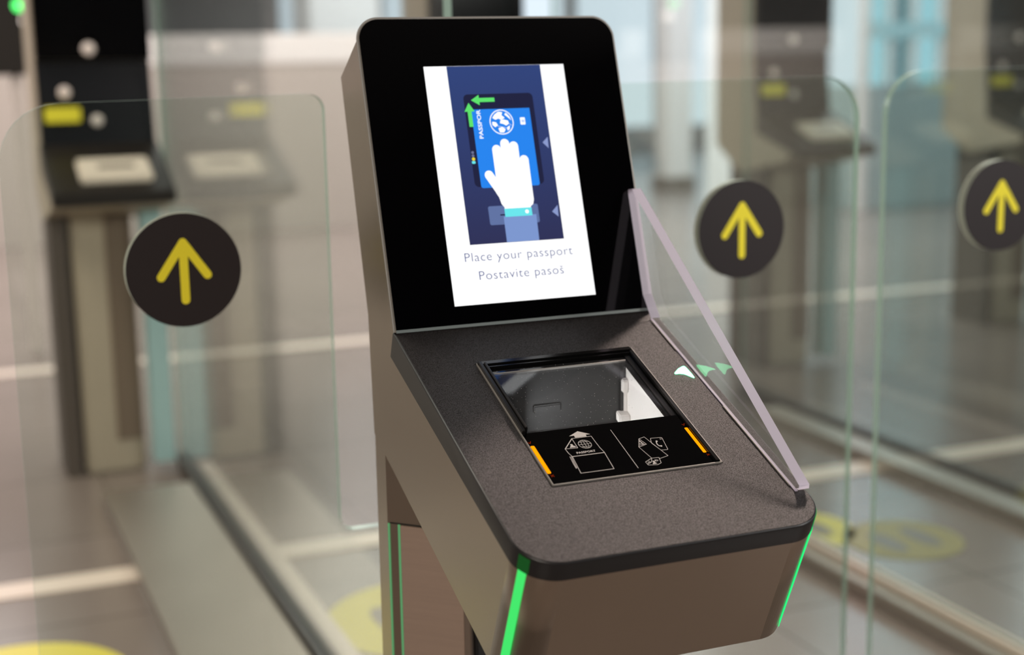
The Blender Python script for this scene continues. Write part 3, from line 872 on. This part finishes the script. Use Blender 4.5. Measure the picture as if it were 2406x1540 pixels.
sticker(0.54, 1.50, 0.235, 'round yellow floor sticker with grey footprints left of the kiosk post', 0.2)
sticker(-0.34, 1.49, 0.225, 'yellow floor sticker cut off at the bottom left photo corner')
sticker(1.60, 1.66, 0.150, 'yellow floor sticker peeking out right of the black tray corner')
sticker(1.80, 1.48, 0.15, 'dull yellow reflection of a floor sticker, laid as a disc behind the edges of the right gate leaves', mat='olive')  # flat disc in place of a sticker mirrored by the barrier glass


# ---------------------------------------------------------------- distant hall furniture
def simple(name, lst, mat, label, cat, loc, group=None, bev=0.004):
    r = empty(name, loc); tag(r, label, cat, group); return r


c = simple('partition', None, None, 'long white waist-high partition across the left background', 'partition', (0, 9.0, 0))
boxes('panel_board', [(-5.5, 4.4, -0.05, 0.05, 1.19, 1.40)], MT['cabinet_white'], c, 0.01)
boxes('plinth', [(-5.5, 4.4, -0.04, 0.04, 0, 1.19)], pbr('beige_partition', (178, 166, 158), 0.5), c, 0.0)
col_m = pbr('white_column', (225, 228, 230), 0.5)
for (x, y, w_, mt, lab) in ((5.05, 7.6, 0.20, col_m, 'white column left of the brownish terminal on the right'),
                            (5.9, 10.2, 0.12, MT['cabinet_white'], 'slimmer pale column in the bright hall just right of the kiosk screen'),
                            (2.75, 10.0, 0.28, col_m, 'white column between left terminal and kiosk'),
                            (0.9, 10.5, 0.3, MT['navy'], 'dark navy column behind the left terminal'),
                            (9.2, 9.5, 0.5, MT['brown'], 'beige brown column at the upper right')):
    r = empty('column', (x, y, 0)); tag(r, lab, 'column', 'columns of the hall')
    boxes('shaft', [(-w_, w_, -w_, w_, 0.12, 3.2)], mt, r, 0.01)
    boxes('base', [(-w_ - .03, w_ + .03, -w_ - .03, w_ + .03, 0, 0.12)], MT['steel_dull'], r, 0.01)
for k, (x, y, lab) in enumerate(((6.7, 8.2, 'left teal glass booth in the right background'), (7.75, 8.5, 'right teal glass booth in the right background'))):
    r = empty('glass_booth', (x, y, 0)); tag(r, lab, 'booth', 'teal glass booths')
    boxes('counter', [(-0.46, 0.46, -0.35, 0.35, 0, 0.95)], pbr('grey_counter', (158, 170, 170), 0.4), r, 0.01)
    boxes('glass_wall', [(-0.46, 0.46, -0.36, -0.34, 0.96, 2.6)], MT['booth_glass'], r)
    boxes('frame', [(-0.50, -0.44, -0.38, -0.32, 0, 2.7), (0.44, 0.50, -0.38, -0.32, 0, 2.7), (-0.05, 0.0, -0.38, -0.33, 0.95, 2.7), (-0.27, -0.23, -0.38, -0.33, 0.95, 2.7), (0.20, 0.25, -0.38, -0.33, 0.95, 2.7), (-0.5, 0.5, -0.38, -0.32, 2.6, 2.7)], MT['cabinet_white'], r, 0.004)
    boxes('name_board', [(-0.44, 0.44, -0.39, -0.37, 1.30, 1.42)], MT['teal'], r)

# lane signal far behind at the upper left corner
r = empty('lane_signal', (-0.02, 5.0, 0)); tag(r, 'dark lane signal with a lit green and white lamp at the upper left corner', 'signal')
boxes('pole', [(-0.02, 0.02, 0.0, 0.04, 0, 1.18)], MT['cabinet_white'], r, 0.005)
boxes('signal_box', [(-0.11, 0.11, -0.05, 0.11, 1.18, 1.62)], MT['charcoal'], r, 0.01)
flat('green_lamp', [circ(0.03, 1.46, 0.022, 24)], 0.0, lambda a, b_, h=0: Vector((a, -0.052 - h, b_)), emi('lamp_green', (90, 255, 120), 3), r)
flat('white_lamp', [circ(0.06, 1.40, 0.026, 24)], 0.0, lambda a, b_, h=0: Vector((a, -0.052 - h, b_)), emi('lamp_white', (255, 240, 230), 2.5), r)
